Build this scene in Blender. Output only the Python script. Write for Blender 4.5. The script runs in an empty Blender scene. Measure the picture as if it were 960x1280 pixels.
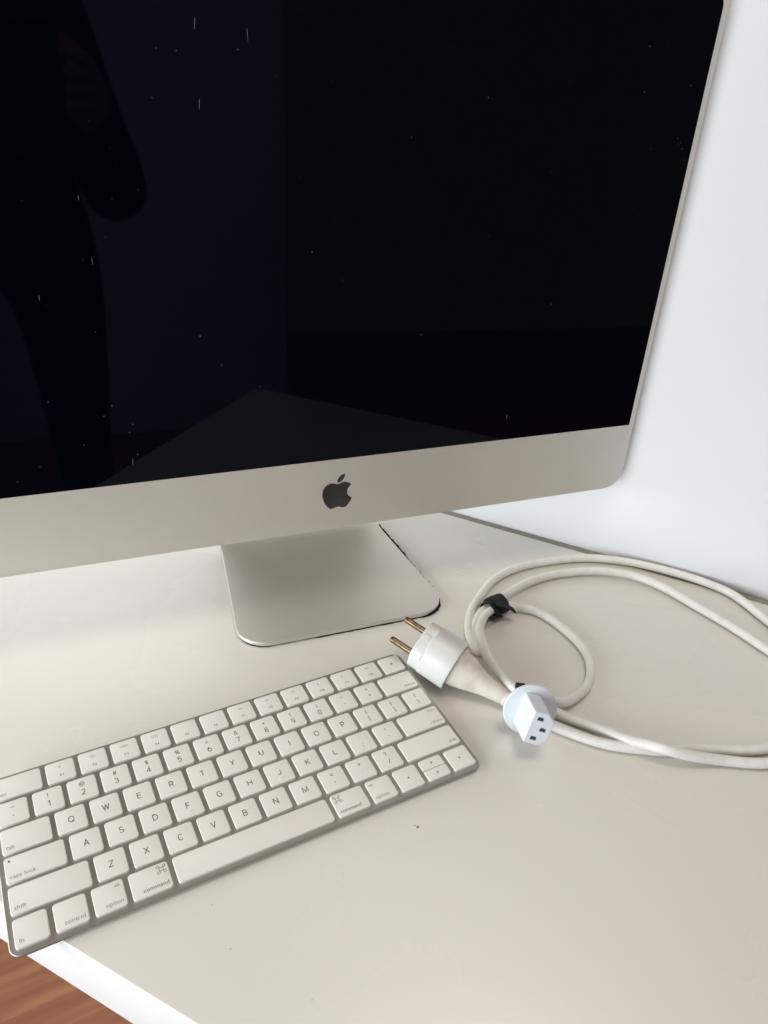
import bpy, bmesh, math, random
from math import sin, cos, pi, radians
from mathutils import Vector, Matrix
from mathutils.geometry import tessellate_polygon

S = bpy.context.scene
COL = S.collection
MM = 0.001
rnd = random.Random(7)

# ------------------------------------------------------------------ camera
CAM_R = Matrix(((0.8800010821, -0.4722956910, 0.0503475490),
                (-0.1971788957, -0.4596992987, -0.8659082156),
                (0.4321094520, 0.7520726927, -0.4976626231)))      # rows: right, down, forward
CAM_C = Vector((38.6223, -335.2215, 388.8734))                      # millimetres, desk top is z = 0
FPX = 968.0                                                         # focal length in photo pixels
cam = bpy.data.objects.new('camera', bpy.data.cameras.new('camera'))
COL.objects.link(cam)
r0, r1, r2 = CAM_R.row
rot = Matrix((r0, -r1, -r2)).transposed().to_4x4()
cam.matrix_world = Matrix.Translation(CAM_C * MM) @ rot
cam.data.sensor_fit = 'HORIZONTAL'
cam.data.sensor_width = 36.0
cam.data.lens = FPX / 960.0 * 36.0
cam.data.clip_start = 0.01
cam.data.clip_end = 60.0
S.camera = cam
S.render.resolution_x, S.render.resolution_y = 768, 1024

# ------------------------------------------------------------------ world and lamps
W = bpy.data.worlds.new('World')
S.world = W
W.use_nodes = True
bg = W.node_tree.nodes['Background']
bg.inputs[0].default_value = (0.84, 0.70, 0.54, 1)
bg.inputs[1].default_value = 0.18


def area(name, loc, target, sx, sy, power, color, spread=180):
    d = bpy.data.lights.new(name, 'AREA')
    d.shape = 'RECTANGLE'
    d.size, d.size_y, d.energy, d.color = sx, sy, power, color
    d.spread = radians(spread)
    o = bpy.data.objects.new(name, d)
    COL.objects.link(o)
    o.location = loc
    o.rotation_euler = (Vector(target) - Vector(loc)).to_track_quat('-Z', 'Y').to_euler()
    return o


# daylight from a window ahead-left of the desk, plus two added fill lamps
area('window_daylight', (-1.20, -0.55, 0.30), (0.2, 0.2, 0.15), 1.1, 0.8, 22, (0.85, 0.945, 1.0))
area('left_fill', (-1.05, 0.45, 0.40), (0.2, 0.25, 0.1), 1.0, 0.8, 15, (0.98, 0.985, 1.0))  # added unseen fill from the left, set to balance the desk's brightness

area('overhead_fill', (0.40, -0.28, 1.6), (0.50, 0.10, 0.0), 0.5, 0.5, 6.5, (1.0, 0.90, 0.77))  # added warm overhead fill, lifts the desk right of the computer

S.view_settings.view_transform = 'Standard'
S.view_settings.look = 'None'
S.view_settings.exposure = 0.0
S.view_settings.gamma = 1.0
S.view_settings.use_curve_mapping = False


# ------------------------------------------------------------------ pixels to positions
def ray(x, y):
    return CAM_R.transposed() @ Vector(((x - 480) / FPX, (y - 640) / FPX, 1))


def onz(x, y, z=0.0):
    d = ray(x, y)
    return CAM_C + d * ((z - CAM_C.z) / d.z)


# ------------------------------------------------------------------ materials
def mat(name, color, rough=0.5, metal=0.0, spec=0.5, noise=None, bump=None, tint=None, aniso=None):
    """noise=(scale, amount) varies the colour, bump=(scale, strength, distance)."""
    m = bpy.data.materials.new(name)
    m.use_nodes = True
    nt = m.node_tree
    b = nt.nodes['Principled BSDF']
    b.inputs['Base Color'].default_value = (*color, 1)
    b.inputs['Roughness'].default_value = rough
    b.inputs['Metallic'].default_value = metal
    b.inputs['Specular IOR Level'].default_value = spec
    tc = nt.nodes.new('ShaderNodeTexCoord')
    if noise:
        sc, am = noise[:2]
        n = nt.nodes.new('ShaderNodeTexNoise')
        n.inputs['Scale'].default_value = sc
        n.inputs['Detail'].default_value = 5
        nt.links.new(tc.outputs['Object'], n.inputs['Vector'])
        mx = nt.nodes.new('ShaderNodeMix')
        mx.data_type = 'RGBA'
        mx.inputs['A'].default_value = (*color, 1)
        t = tint or tuple(c * (1 - am) for c in color)
        mx.inputs['B'].default_value = (*t, 1)
        ramp = nt.nodes.new('ShaderNodeMapRange')
        ramp.inputs['From Min'].default_value = 0.42
        ramp.inputs['From Max'].default_value = 0.72
        ramp.inputs['To Max'].default_value = am if tint else 1.0
        nt.links.new(n.outputs['Fac'], ramp.inputs['Value'])
        nt.links.new(ramp.outputs['Result'], mx.inputs['Factor'])
        nt.links.new(mx.outputs['Result'], b.inputs['Base Color'])
    if bump:
        n2 = nt.nodes.new('ShaderNodeTexNoise')
        n2.inputs['Scale'].default_value = bump[0]
        n2.inputs['Detail'].default_value = 3
        nt.links.new(tc.outputs['Object'], n2.inputs['Vector'])
        bp = nt.nodes.new('ShaderNodeBump')
        bp.inputs['Strength'].default_value = bump[1]
        bp.inputs['Distance'].default_value = bump[2]
        nt.links.new(n2.outputs['Fac'], bp.inputs['Height'])
        nt.links.new(bp.outputs['Normal'], b.inputs['Normal'])
    return m


def wood_mat():
    m = bpy.data.materials.new('brown_wood')
    m.use_nodes = True
    nt = m.node_tree
    b = nt.nodes['Principled BSDF']
    b.inputs['Roughness'].default_value = 0.45
    tc = nt.nodes.new('ShaderNodeTexCoord')
    mp = nt.nodes.new('ShaderNodeMapping')
    mp.inputs['Rotation'].default_value = (0, 0, radians(47))
    mp.inputs['Scale'].default_value = (1.3, 15, 1)
    nt.links.new(tc.outputs['Object'], mp.inputs['Vector'])
    n = nt.nodes.new('ShaderNodeTexNoise')
    n.inputs['Scale'].default_value = 3.0
    n.inputs['Detail'].default_value = 9
    n.inputs['Distortion'].default_value = 0.6
    nt.links.new(mp.outputs['Vector'], n.inputs['Vector'])
    cr = nt.nodes.new('ShaderNodeValToRGB')
    e = cr.color_ramp.elements
    e[0].position, e[0].color = 0.3, (0.27, 0.105, 0.052, 1)
    e[1].position, e[1].color = 0.72, (0.44, 0.22, 0.105, 1)
    x = cr.color_ramp.elements.new(0.5)
    x.color = (0.33, 0.14, 0.07, 1)
    nt.links.new(n.outputs['Fac'], cr.inputs['Fac'])
    nt.links.new(cr.outputs['Color'], b.inputs['Base Color'])
    bp = nt.nodes.new('ShaderNodeBump')
    bp.inputs['Strength'].default_value = 0.15
    bp.inputs['Distance'].default_value = 0.002
    nt.links.new(n.outputs['Fac'], bp.inputs['Height'])
    nt.links.new(bp.outputs['Normal'], b.inputs['Normal'])
    return m


M_DESK = mat('white_laminate', (0.75, 0.72, 0.66), 0.3, 0, 0.6, (9, 0.6), (420, 0.05, 0.0004), tint=(0.74, 0.705, 0.64))
bd = M_DESK.node_tree.nodes['Principled BSDF']
bd.inputs['Coat Weight'].default_value = 0.8
ntd = M_DESK.node_tree
sm = ntd.nodes.new('ShaderNodeTexNoise')          # handling smears in the sheen
sm.inputs['Scale'].default_value = 7
sm.inputs['Detail'].default_value = 7
sm.inputs['Distortion'].default_value = 1.2
mr = ntd.nodes.new('ShaderNodeMapRange')
mr.inputs['From Min'].default_value, mr.inputs['From Max'].default_value = 0.35, 0.7
mr.inputs['To Min'].default_value, mr.inputs['To Max'].default_value = 0.18, 0.36
tcd = ntd.nodes.new('ShaderNodeTexCoord')
ntd.links.new(tcd.outputs['Object'], sm.inputs['Vector'])
ntd.links.new(sm.outputs['Fac'], mr.inputs['Value'])
ntd.links.new(mr.outputs['Result'], bd.inputs['Coat Roughness'])
M_EDGE = mat('white_edge_band', (0.80, 0.80, 0.79), 0.4, 0, 0.4, (30, 0.03))
M_WALL = mat('white_wall_paint', (0.81, 0.825, 0.84), 0.85, 0, 0.2, (3, 0.03), (160, 0.12, 0.0012))
M_LILAC = mat('lilac_wall_paint', (0.72, 0.54, 0.86), 0.85, 0, 0.2, (3, 0.03))
M_GAPSHADE = mat('olive_grey_gap_shade', (0.33, 0.315, 0.265), 0.7, 0, 0.3, (60, 0.15))  # shade of the desk-to-wall gap put into the colour
M_WOOD = wood_mat()
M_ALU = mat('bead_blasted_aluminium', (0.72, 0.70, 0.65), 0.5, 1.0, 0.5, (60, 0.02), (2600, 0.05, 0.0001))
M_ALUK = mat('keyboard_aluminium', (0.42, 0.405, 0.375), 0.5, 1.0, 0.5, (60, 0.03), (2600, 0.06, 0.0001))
M_GLASS = mat('black_screen_glass', (0.0007, 0.0010, 0.0034), 0.03, 0, 0.15)
M_GLASS.node_tree.nodes['Principled BSDF'].inputs['Specular Tint'].default_value = (0.82, 0.86, 1.0, 1)
M_LOGO = mat('gloss_black', (0.012, 0.012, 0.013), 0.14, 0, 0.5)
M_KEY = mat('white_keycap', (0.82, 0.79, 0.745), 0.42, 0, 0.4, (70, 0.05), None, tint=(0.74, 0.70, 0.64))
M_INK = mat('grey_key_print', (0.15, 0.145, 0.14), 0.6, 0, 0.3)
M_INK2 = mat('faint_grey_key_print', (0.34, 0.32, 0.30), 0.6, 0, 0.3)
M_LED = mat('dark_indicator', (0.03, 0.03, 0.03), 0.4)
M_CABLE = mat('white_cable_jacket', (0.80, 0.785, 0.745), 0.4, 0, 0.45, (130, 0.5), (500, 0.05, 0.0003), tint=(0.66, 0.62, 0.55))
M_PLUG = mat('white_plug_plastic', (0.66, 0.67, 0.64), 0.38, 0, 0.45, (90, 0.35), (260, 0.06, 0.0004), tint=(0.68, 0.68, 0.63))
M_CONE = mat('grubby_white_rubber', (0.74, 0.69, 0.62), 0.45, 0, 0.4, (85, 0.9), (320, 0.1, 0.0004), tint=(0.56, 0.47, 0.39))
M_CONN = mat('pale_blue_white_plastic', (0.68, 0.725, 0.775), 0.42, 0, 0.4, (60, 0.04))
M_HOLE = mat('dark_socket', (0.32, 0.335, 0.34), 0.7)
M_BRASS = mat('tarnished_brass', (0.27, 0.19, 0.115), 0.42, 1.0, 0.5, (220, 0.6))
M_PINTIP = mat('worn_pin_tip', (0.20, 0.16, 0.11), 0.4, 1.0, 0.5, (300, 0.5))
M_VELCRO = mat('black_fabric', (0.022, 0.023, 0.026), 0.85, 0, 0.3, (400, 0.4), (900, 0.6, 0.0008))
M_PAD = mat('black_rubber', (0.012, 0.012, 0.012), 0.8, 0, 0.2)
M_DUST = mat('dust', (0.14, 0.14, 0.155), 0.9, 0, 0.1)
M_CRUMB = mat('brown_crumb', (0.26, 0.18, 0.13), 0.8, 0, 0.2)


# ------------------------------------------------------------------ mesh helpers (all sizes in millimetres)
class MB:
    def __init__(self):
        self.v, self.f = [], []

    def add(self, vs, fs, m=None):
        o = len(self.v)
        self.v += [tuple(m @ Vector(p)) if m is not None else tuple(p) for p in vs]
        self.f += [tuple(i + o for i in f) for f in fs]
        return self

    def mesh(self, name, material, smooth=True, angle=38, recalc=True):
        me = bpy.data.meshes.new(name)
        me.from_pydata([(x * MM, y * MM, z * MM) for x, y, z in self.v], [], self.f)
        if recalc:
            bm = bmesh.new()
            bm.from_mesh(me)
            bmesh.ops.recalc_face_normals(bm, faces=bm.faces)
            bm.to_mesh(me)
            bm.free()
        me.materials.append(material)
        if smooth:
            me.shade_smooth()
            me.set_sharp_from_angle(angle=radians(angle))
        me.update()
        return me


def obj(name, me, parent=None, loc=None, rotation=None):
    o = bpy.data.objects.new(name, me)
    COL.objects.link(o)
    if parent:
        o.parent = parent
    if loc is not None:
        o.location = Vector(loc) * MM
    if rotation is not None:
        o.rotation_euler = rotation
    return o


def empty(name, loc, rz=0.0):
    o = bpy.data.objects.new(name, None)
    o.empty_display_size = 0.05
    COL.objects.link(o)
    o.location = Vector(loc) * MM
    o.rotation_euler = (0, 0, rz)
    return o


def tag(o, label=None, cat=None, kind=None):
    if label:
        o['label'] = label
    if cat:
        o['category'] = cat
    if kind:
        o['kind'] = kind
    return o


def rrect(w, h, r, seg=6, cx=0.0, cy=0.0):
    """Outline of a rounded rectangle, counter-clockwise; r a number or (bl, br, tr, tl)."""
    rs = r if isinstance(r, (tuple, list)) else (r,) * 4
    out = []
    for (sx, sy, a0), rr in zip(((-1, -1, pi), (1, -1, 1.5 * pi), (1, 1, 0), (-1, 1, .5 * pi)), rs):
        rr = max(rr, 0.01)
        x, y = cx + sx * (w / 2 - rr), cy + sy * (h / 2 - rr)
        for i in range(seg + 1):
            a = a0 + i / seg * pi / 2
            out.append((x + rr * cos(a), y + rr * sin(a)))
    return out


def loft(rings, cap0=True, cap1=True):
    n = len(rings[0])
    vs = [p for r in rings for p in r]
    fs = []
    for k in range(len(rings) - 1):
        for i in range(n):
            j = (i + 1) % n
            fs.append((k * n + i, k * n + j, (k + 1) * n + j, (k + 1) * n + i))
    if cap0:
        fs.append(tuple(range(n - 1, -1, -1)))
    if cap1:
        fs.append(tuple(range((len(rings) - 1) * n, len(rings) * n)))
    return vs, fs


def inset(outl, d):
    """Shrink an outline about its own edges by d."""
    n = len(outl)
    res = []
    for i in range(n):
        p0, p1, p2 = Vector(outl[i - 1]), Vector(outl[i]), Vector(outl[(i + 1) % n])
        a, b = (p1 - p0), (p2 - p1)
        if a.length < 1e-6:
            a = b
        if b.length < 1e-6:
            b = a
        na = Vector((-a.y, a.x)).normalized()
        nb = Vector((-b.y, b.x)).normalized()
        m = (na + nb)
        m = m / max(m.length_squared, 1e-6) * 2
        res.append(tuple(p1 + m * d))
    return res


def slab(outl, z0, z1, bev=0.0, bevlow=0.0, steps=3):
    rings = []
    if bevlow:
        for k in range(steps):
            a = k / steps * pi / 2
            rings.append([(x, y, z0 + bevlow * (1 - cos(a))) for x, y in inset(outl, bevlow * (1 - sin(a)))])
        rings.append([(x, y, z0 + bevlow) for x, y in outl])
    else:
        rings.append([(x, y, z0) for x, y in outl])
    if bev:
        for k in range(steps + 1):
            a = k / steps * pi / 2
            rings.append([(x, y, z1 - bev * (1 - sin(a))) for x, y in inset(outl, bev * (1 - cos(a)))])
    else:
        rings.append([(x, y, z1) for x, y in outl])
    return loft(rings)


def catmull(pts, sub=10):
    P = [Vector(p) for p in pts]
    P = [P[0] * 2 - P[1]] + P + [P[-1] * 2 - P[-2]]
    out = []
    for i in range(1, len(P) - 2):
        p0, p1, p2, p3 = P[i - 1:i + 3]
        t0 = 0.0
        t1 = t0 + max((p1 - p0).length, 1e-3) ** .5
        t2 = t1 + max((p2 - p1).length, 1e-3) ** .5
        t3 = t2 + max((p3 - p2).length, 1e-3) ** .5
        for k in range(sub):
            t = t1 + (t2 - t1) * k / sub
            a1 = p0 * ((t1 - t) / (t1 - t0)) + p1 * ((t - t0) / (t1 - t0))
            a2 = p1 * ((t2 - t) / (t2 - t1)) + p2 * ((t - t1) / (t2 - t1))
            a3 = p2 * ((t3 - t) / (t3 - t2)) + p3 * ((t - t2) / (t3 - t2))
            b1 = a1 * ((t2 - t) / (t2 - t0)) + a2 * ((t - t0) / (t2 - t0))
            b2 = a2 * ((t3 - t) / (t3 - t1)) + a3 * ((t - t1) / (t3 - t1))
            out.append(b1 * ((t2 - t) / (t2 - t1)) + b2 * ((t - t1) / (t2 - t1)))
    out.append(P[-2])
    return out


def frames(path):
    fr = []
    up = Vector((0, 0, 1))
    for i, p in enumerate(path):
        t = (path[min(i + 1, len(path) - 1)] - path[max(i - 1, 0)]).normalized()
        s = t.cross(up)
        if s.length < 1e-3:
            s = Vector((1, 0, 0))
        s.normalize()
        fr.append((p, t, s, s.cross(t)))
    return fr


def sweep(path, radius, seg=14, ry=None, wob=0.0):
    rings = []
    for i, (p, t, s, k) in enumerate(frames(path)):
        r = radius(i / (len(path) - 1)) if callable(radius) else radius
        q = ry if ry else r
        rings.append([tuple(p + s * (r * cos(a) * (1 + wob * rnd.uniform(-1, 1))) + k * (q * sin(a) * (1 + wob * rnd.uniform(-1, 1))))
                      for a in (2 * pi * j / seg for j in range(seg))])
    return loft(rings)


def box(x0, x1, y0, y1, z0, z1):
    return slab([(x0, y0), (x1, y0), (x1, y1), (x0, y1)], z0, z1)


# ------------------------------------------------------------------ the setting
TA = math.atan2(-0.815, 0.58)              # direction of the desk's long side
DESK_F, DESK_B = -20.0, 482.5              # front and back edge, measured along the desk's depth
T0, T1 = -1050.0, 447.0
THK = 40.0
FLOOR = -740.0

fl = MB().add(*box(-3000, 3000, -3000, 3000, FLOOR - 30, FLOOR))
tag(obj('floor', fl.mesh('floor', M_WOOD, False)), 'reddish brown wooden floor below the white desk', kind='structure')

wl = MB().add(*box(-3000, 3000, 0, 90, FLOOR + 2, 1700))
wall = obj('wall', wl.mesh('wall', M_WALL, False), None,
           (0.815 * (DESK_B + 10.5), 0.58 * (DESK_B + 10.5), 0), (0, 0, TA))
tag(wall, 'plain white painted wall behind the desk', kind='structure')

rw = MB().add(*box(-2600, 0, -80, 0, FLOOR + 2, 1700))
rear = obj('wall', rw.mesh('wall', M_LILAC, False), None, (470, -1950, 0), (0, 0, radians(-4)))
tag(rear, 'lilac wall across the room, seen only mirrored in the dark screen', kind='structure')

desk = empty('desk', (0, 0, FLOOR), TA)
tag(desk, 'white laminate desk with a bright white edge band under the computer', 'desk')
outl = rrect(T1 - T0, DESK_B - DESK_F, 1.0, 3, (T0 + T1) / 2, (DESK_F + DESK_B) / 2)
obj('tabletop', MB().add(*slab(outl, -THK, 0, 1.1, 0.7, 5)).mesh('tabletop', M_DESK), desk, (0, 0, -FLOOR))
eb = MB().add(*slab(rrect(T1 - T0 - 2, 1.2, 0.2, 3, (T0 + T1) / 2, DESK_F + 0.45), -THK + 0.8, -1.0, 0.14, 0.14))
obj('edge_band', eb.mesh('edge_band', M_EDGE), desk, (0, 0, -FLOOR))
bs = MB().add(*slab(rrect(T1 - T0 - 2, 9.6, 0.4, 3, (T0 + T1) / 2, DESK_B + 5.2), -14, -1.6, 0.4))  # dark strip standing in for the shaded gap behind the desk
obj('gap_shade_strip', bs.mesh('gap_shade_strip', M_GAPSHADE), desk, (0, 0, -FLOOR))['label'] = 'narrow olive-grey strip painted as the shade in the gap between desk and wall'
for lx in (T0 + 60, T1 - 60):
    for ly in (DESK_F + 70, DESK_B - 60):
        lg = MB().add(*slab(rrect(45, 45, 4, 3, lx, ly), FLOOR, -THK - 0.2))
        obj('leg', lg.mesh('leg', M_EDGE), desk, (0, 0, -FLOOR))

# ------------------------------------------------------------------ the all-in-one computer
PSI = radians(7.6)
imac = empty('desktop_computer', (260, 95, 0), -PSI)        # local x right, local y back, z up
tag(imac, 'large silver all-in-one desktop computer with a black switched-off screen', 'computer')
SCR_Y, SCR_Z, CW, CH, CHIN = 35.0, 76.0, 528.0, 373.0, 60.0
CX = -0.8


def front(x, z, y=0.0):      # screen-plane coordinates to local
    return (CX + x, SCR_Y + y, SCR_Z + z)


def vring(outl, y):
    return [front(x, z, y) for x, z in outl]


ho = rrect(CW, CH, (17, 17, 15, 15), 10, 0, CH / 2)
rings = [vring(inset(ho, 0.7), 0.0), vring(inset(ho, 0.2), 0.2), vring(ho, 0.7), vring(ho, 4.6), vring(inset(ho, 0.5), 5.2)]
for k in range(1, 9):        # the back swells towards the hinge
    a = k / 8
    sx, sz = 1 - 0.62 * a, 1 - 0.60 * a
    rings.append([front(x * sx, CH / 2 + (z - CH / 2) * sz - 6 * a, 5.2 + 33 * sin(a * pi / 2)) for x, z in ho])
obj('housing', MB().add(*loft(rings)).mesh('housing', M_ALU, True, 30), imac)

go = rrect(CW - 9.4, CH - CHIN - 4.8, (0.4, 0.4, 11, 11), 8, 0, (CHIN + CH - 4.8) / 2)
gl = MB().add(*loft([vring(go, 1.0), vring(go, -0.25), vring(inset(go, 0.3), -0.45)]))
glass = obj('screen', gl.mesh('screen', M_GLASS, True, 30), imac)
glass['label'] = 'black glossy switched-off screen with dust specks'

# dust and wipe marks on the glass
dm = MB()


def scr(x, y):
    """Photo pixel to screen-plane coordinates."""
    u = Vector((cos(PSI), -sin(PSI), 0))
    v = Vector((sin(PSI), cos(PSI), 0))
    o = Vector((260, 95, 0)) + v * SCR_Y + u * CX + Vector((0, 0, SCR_Z))
    d = ray(x, y)
    q = CAM_C + d * (((o - CAM_C) @ v) / (d @ v)) - o
    return q @ u, q.z


def speck(px, py, w, h, lean=0.0):
    x, z = scr(px, py)
    if abs(x) > CW / 2 - 7 or z < CHIN + 2 or z > CH - 7:
        return
    n = 7
    pts = []
    for k in range(n):
        a = 2 * pi * k / n
        r = rnd.uniform(.55, 1)
        pts.append((x + w * r * cos(a) + lean * h * r * sin(a), z + h * r * sin(a)))
    dm.add(*loft([vring(pts, -0.455), vring(pts, -0.50)], False, True))


for px, py in [(195, 60), (220, 63), (190, 122), (97, 247), (132, 296), (115, 325), (140, 248), (119, 415), (135, 410), (130, 520),
               (140, 507), (162, 540), (166, 530), (140, 471), (60, 502), (50, 583), (105, 556), (22, 602), (325, 483), (277, 456),
               (250, 420), (390, 315), (370, 83), (641, 50), (810, 57), (812, 58), (835, 53), (805, 115), (848, 180), (852, 186),
               (856, 200), (813, 186), (688, 214), (640, 148), (610, 122), (798, 270), (514, 172), (498, 346), (562, 362), (526, 418),
               (562, 415), (689, 380), (691, 412), (684, 500), (685, 508), (633, 522), (501, 555), (170, 570), (160, 583), (172, 568),
               (850, 178), (847, 173), (790, 330), (788, 330), (863, 107), (345, 95), (297, 62), (450, 435), (428, 350), (720, 460)]:
    s = rnd.choice((.16, .2, .26, .34))
    speck(px, py, s, s * rnd.uniform(.8, 2.2), rnd.uniform(-.5, .5))
for k in range(90):
    s = rnd.choice((.1, .12, .15, .2))
    speck(rnd.uniform(0, 900), rnd.uniform(0, 610), s, s * rnd.uniform(.8, 1.6))
for px, py, h in [(309, 42, 4.5), (243, 30, 4.5), (249, 130, 4), (98, 247, 2), (49, 372, 2.5), (115, 326, 2.8), (166, 577, 3.2), (633, 521, 2.2)]:
    speck(px, py, 0.22, h, rnd.uniform(-.1, .1))
obj('dust', dm.mesh('dust', M_DUST, False), glass)['kind'] = 'stuff'

# emblem in the middle of the chin
PATH = ("M12.152 6.896c-.948 0-2.415-1.078-3.96-1.04-2.04.027-3.91 1.183-4.961 3.014-2.117 3.675-.546 9.103 1.519 12.09 1.013 1.454 "
        "2.208 3.09 3.792 3.039 1.52-.065 2.09-.987 3.935-.987 1.831 0 2.35.987 3.96.948 1.637-.026 2.676-1.48 3.676-2.948 1.156-1.688 "
        "1.636-3.325 1.662-3.415-.039-.013-3.182-1.221-3.22-4.857-.026-3.04 2.48-4.494 2.597-4.559-1.429-2.09-3.623-2.324-4.39-2.376-2"
        "-.156-3.675 1.09-4.61 1.09zM15.53 3.83c.843-1.012 1.4-2.427 1.245-3.83-1.207.052-2.662.805-3.532 1.818-.78.896-1.454 2.338"
        "-1.273 3.714 1.338.104 2.715-.688 3.559-1.701")
import re


def bezier_outlines(path, sub=7):
    tok = re.findall(r'[MczZ]|-?\d*\.?\d+', path)
    outs, cur, i, p, cmd = [], [], 0, (0, 0), None
    while i < len(tok):
        if tok[i] in 'Mcz':
            cmd = tok[i]
            i += 1
            if cmd == 'z':
                outs.append(cur)
                cur = []
            continue
        if cmd == 'M':
            p = (float(tok[i]), float(tok[i + 1]))
            cur = [p]
            i += 2
        else:
            q = [float(t) for t in tok[i:i + 6]]
            i += 6
            a, b, c = [(p[0] + q[j], p[1] + q[j + 1]) for j in (0, 2, 4)]
            for k in range(1, sub + 1):
                t = k / sub
                w = ((1 - t) ** 3, 3 * t * (1 - t) ** 2, 3 * t * t * (1 - t), t ** 3)
                cur.append(tuple(w[0] * p[j] + w[1] * a[j] + w[2] * b[j] + w[3] * c[j] for j in (0, 1)))
            p = c
    if cur:
        outs.append(cur)
    return outs


def clean(pts):
    out = []
    for q in pts:
        if not out or (Vector(q) - Vector(out[-1])).length > 0.02:
            out.append(q)
    if (Vector(out[0]) - Vector(out[-1])).length < 0.05:
        out.pop()
    return out


lm = MB()
for ol in bezier_outlines(PATH):
    pts = clean([((x - 11.9) * 1.2, (12 - y) * 1.2 + 32.6) for x, y in ol])
    tris = tessellate_polygon([[Vector((x, z, 0)) for x, z in pts]])
    n = len(pts)
    fs = [tuple(t) for t in tris] + [(i, (i + 1) % n, n + (i + 1) % n, n + i) for i in range(n)]
    lm.add(vring(pts, -0.22) + vring(pts, 0.1), fs)
logo = obj('fruit_emblem', lm.mesh('fruit_emblem', M_LOGO, False), imac)
logo['label'] = 'glossy black bitten apple emblem with a leaf'

# stand: a bent tapering sheet
ft = MB()
hw = lambda d: 87.5 - 0.083 * d
prof = [(d, 5.2) for d in (24, 40, 60, 80, 100, 120, 132)]
for k in range(1, 11):
    a = k / 10 * radians(104)
    prof.append((132 + 28 * sin(a), 5.2 + 28 * (1 - cos(a))))
ld, lz = prof[-1]
for k in range(1, 6):
    prof.append((ld - k * 7.2, lz + k * 29))
RC = 23.0
frontpts = []
sec = []
TH = 3.6


def sheet_ring(d, z, h, nrm):
    """Cross-section across the sheet, thickness TH under the top face, small edge rounding."""
    e = 0.8
    prof2 = [(-h + e, 0), (h - e, 0), (h - .2, -.3), (h, -e), (h, -TH + e), (h - e, -TH), (-h + e, -TH), (-h, -TH + e), (-h, -e), (-h + .2, -.3)]
    return [(1.0 + x, d + nrm[0] * t, z + nrm[1] * t) for x, t in prof2]


rings = []
for k in range(13):          # rounded front corners
    a = k / 12 * pi / 2
    d = RC * (1 - cos(a)) + 0.35
    rings.append((d, 5.2, hw(RC) - RC * (1 - sin(a)), (0, 1)))
for i, (d, z) in enumerate(prof):
    a, b = prof[max(i - 1, 0)], prof[min(i + 1, len(prof) - 1)]
    t = Vector((b[0] - a[0], b[1] - a[1])).normalized()
    rings.append((d, z, hw(min(d, 140)), (-t.y, t.x)))
rr = [sheet_ring(*q) for q in rings]
first = [(x, 0.0 + 0.35 * abs(z - 3.4) / 1.8, 3.4 + (z - 3.4) * 0.75) for x, y, z in rr[0]]
ft.add(*loft([first] + rr))
stand = obj('stand', ft.mesh('stand', M_ALU, True, 24), imac)

pd = MB()
po = []
for k in range(40):
    po.append((-66 + 132 * k / 39 + 1, 0.4 + rnd.uniform(-.25, .35) + (1.2 if k < 12 else 0)))
for k in range(14):
    a = -pi / 2 + k / 13 * pi / 2
    po.append((hw(RC) - RC + 1 + (RC + rnd.uniform(-.3, .9)) * cos(a), RC + (RC + rnd.uniform(-.6, .4)) * sin(a)))
d = RC
while d < 140:
    d += rnd.uniform(1.0, 2.6)
    fz = 0 if d < 60 else min(1, (d - 60) / 30)
    po.append((hw(d) + 1 + rnd.uniform(-1.2, .2) + fz * rnd.uniform(.2, 2.6), d))
for k in range(30):
    d = 141 - k * 4.0
    po.append((-hw(d) + 2.2 + rnd.uniform(-.3, .6), d))
for k in range(8):
    a = pi + k / 7 * pi / 2
    po.append((-hw(RC) + RC + 1 + (RC - 1.2) * cos(a), RC + (RC - 1.2) * sin(a)))
tri = tessellate_polygon([[Vector((x, y, 0)) for x, y in po]])
n = len(po)
pd.add([(x, y, 1.35) for x, y in po] + [(x, y, 0.02) for x, y in po],
       [tuple(t) for t in tri] + [(i, (i + 1) % n, n + (i + 1) % n, n + i) for i in range(n)])
for k in range(46):          # fluff caught along the edge
    d = rnd.uniform(52, 142) if k < 38 else rnd.uniform(30, 60)
    x = hw(d) + 1 + rnd.uniform(-.4, .8)
    a = rnd.uniform(-.9, 1.6)
    L = rnd.uniform(1.2, 4.2)
    p = [(x, d, 3.0), (x + L * .5 * cos(a), d + L * .5 * sin(a), rnd.uniform(2.6, 4.6)), (x + L * cos(a + .6), d + L * sin(a + .6), rnd.uniform(1.5, 5))]
    pd.add(*sweep([Vector(q) for q in p], 0.11, 4))
ring_a, ring_b = [], []
d = 50.0
while d < 146:               # felt showing beyond the right-hand edge of the sheet
    grow_ = min(1, (d - 50) / 40)
    w = .5 + grow_ * rnd.uniform(1.3, 2.9)
    x = hw(d) + 1
    ring_a.append([(x - 1.5, d, .03), (x + w, d, .03), (x + w * .8, d, 1.5 + 3.0 * grow_), (x - 1.5, d, 1.5)])
    d += rnd.uniform(.8, 2.4)
pd.add(*loft(ring_a))
ring_a = []
for k in range(12):          # and round the right-hand front corner
    a = -pi / 2 + .25 + k / 11 * (pi / 2 - .15)
    e = RC + sin(k / 11 * pi) * (1.3 + rnd.uniform(-.3, .4))
    cx_, cy_ = hw(RC) - RC + 1, RC
    ring_a.append([(cx_ + (RC - 2) * cos(a), cy_ + (RC - 2) * sin(a), .03), (cx_ + e * cos(a), cy_ + e * sin(a), .03),
                   (cx_ + (RC + (e - RC) * .8) * cos(a), cy_ + (RC + (e - RC) * .8) * sin(a), 2.6), (cx_ + (RC - 2) * cos(a), cy_ + (RC - 2) * sin(a), 1.4)])
pd.add(*loft(ring_a))
pad = obj('base_pad', pd.mesh('base_pad', M_PAD, False), stand)
pad['label'] = 'thin black pad with fluff under the silver stand'

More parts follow.
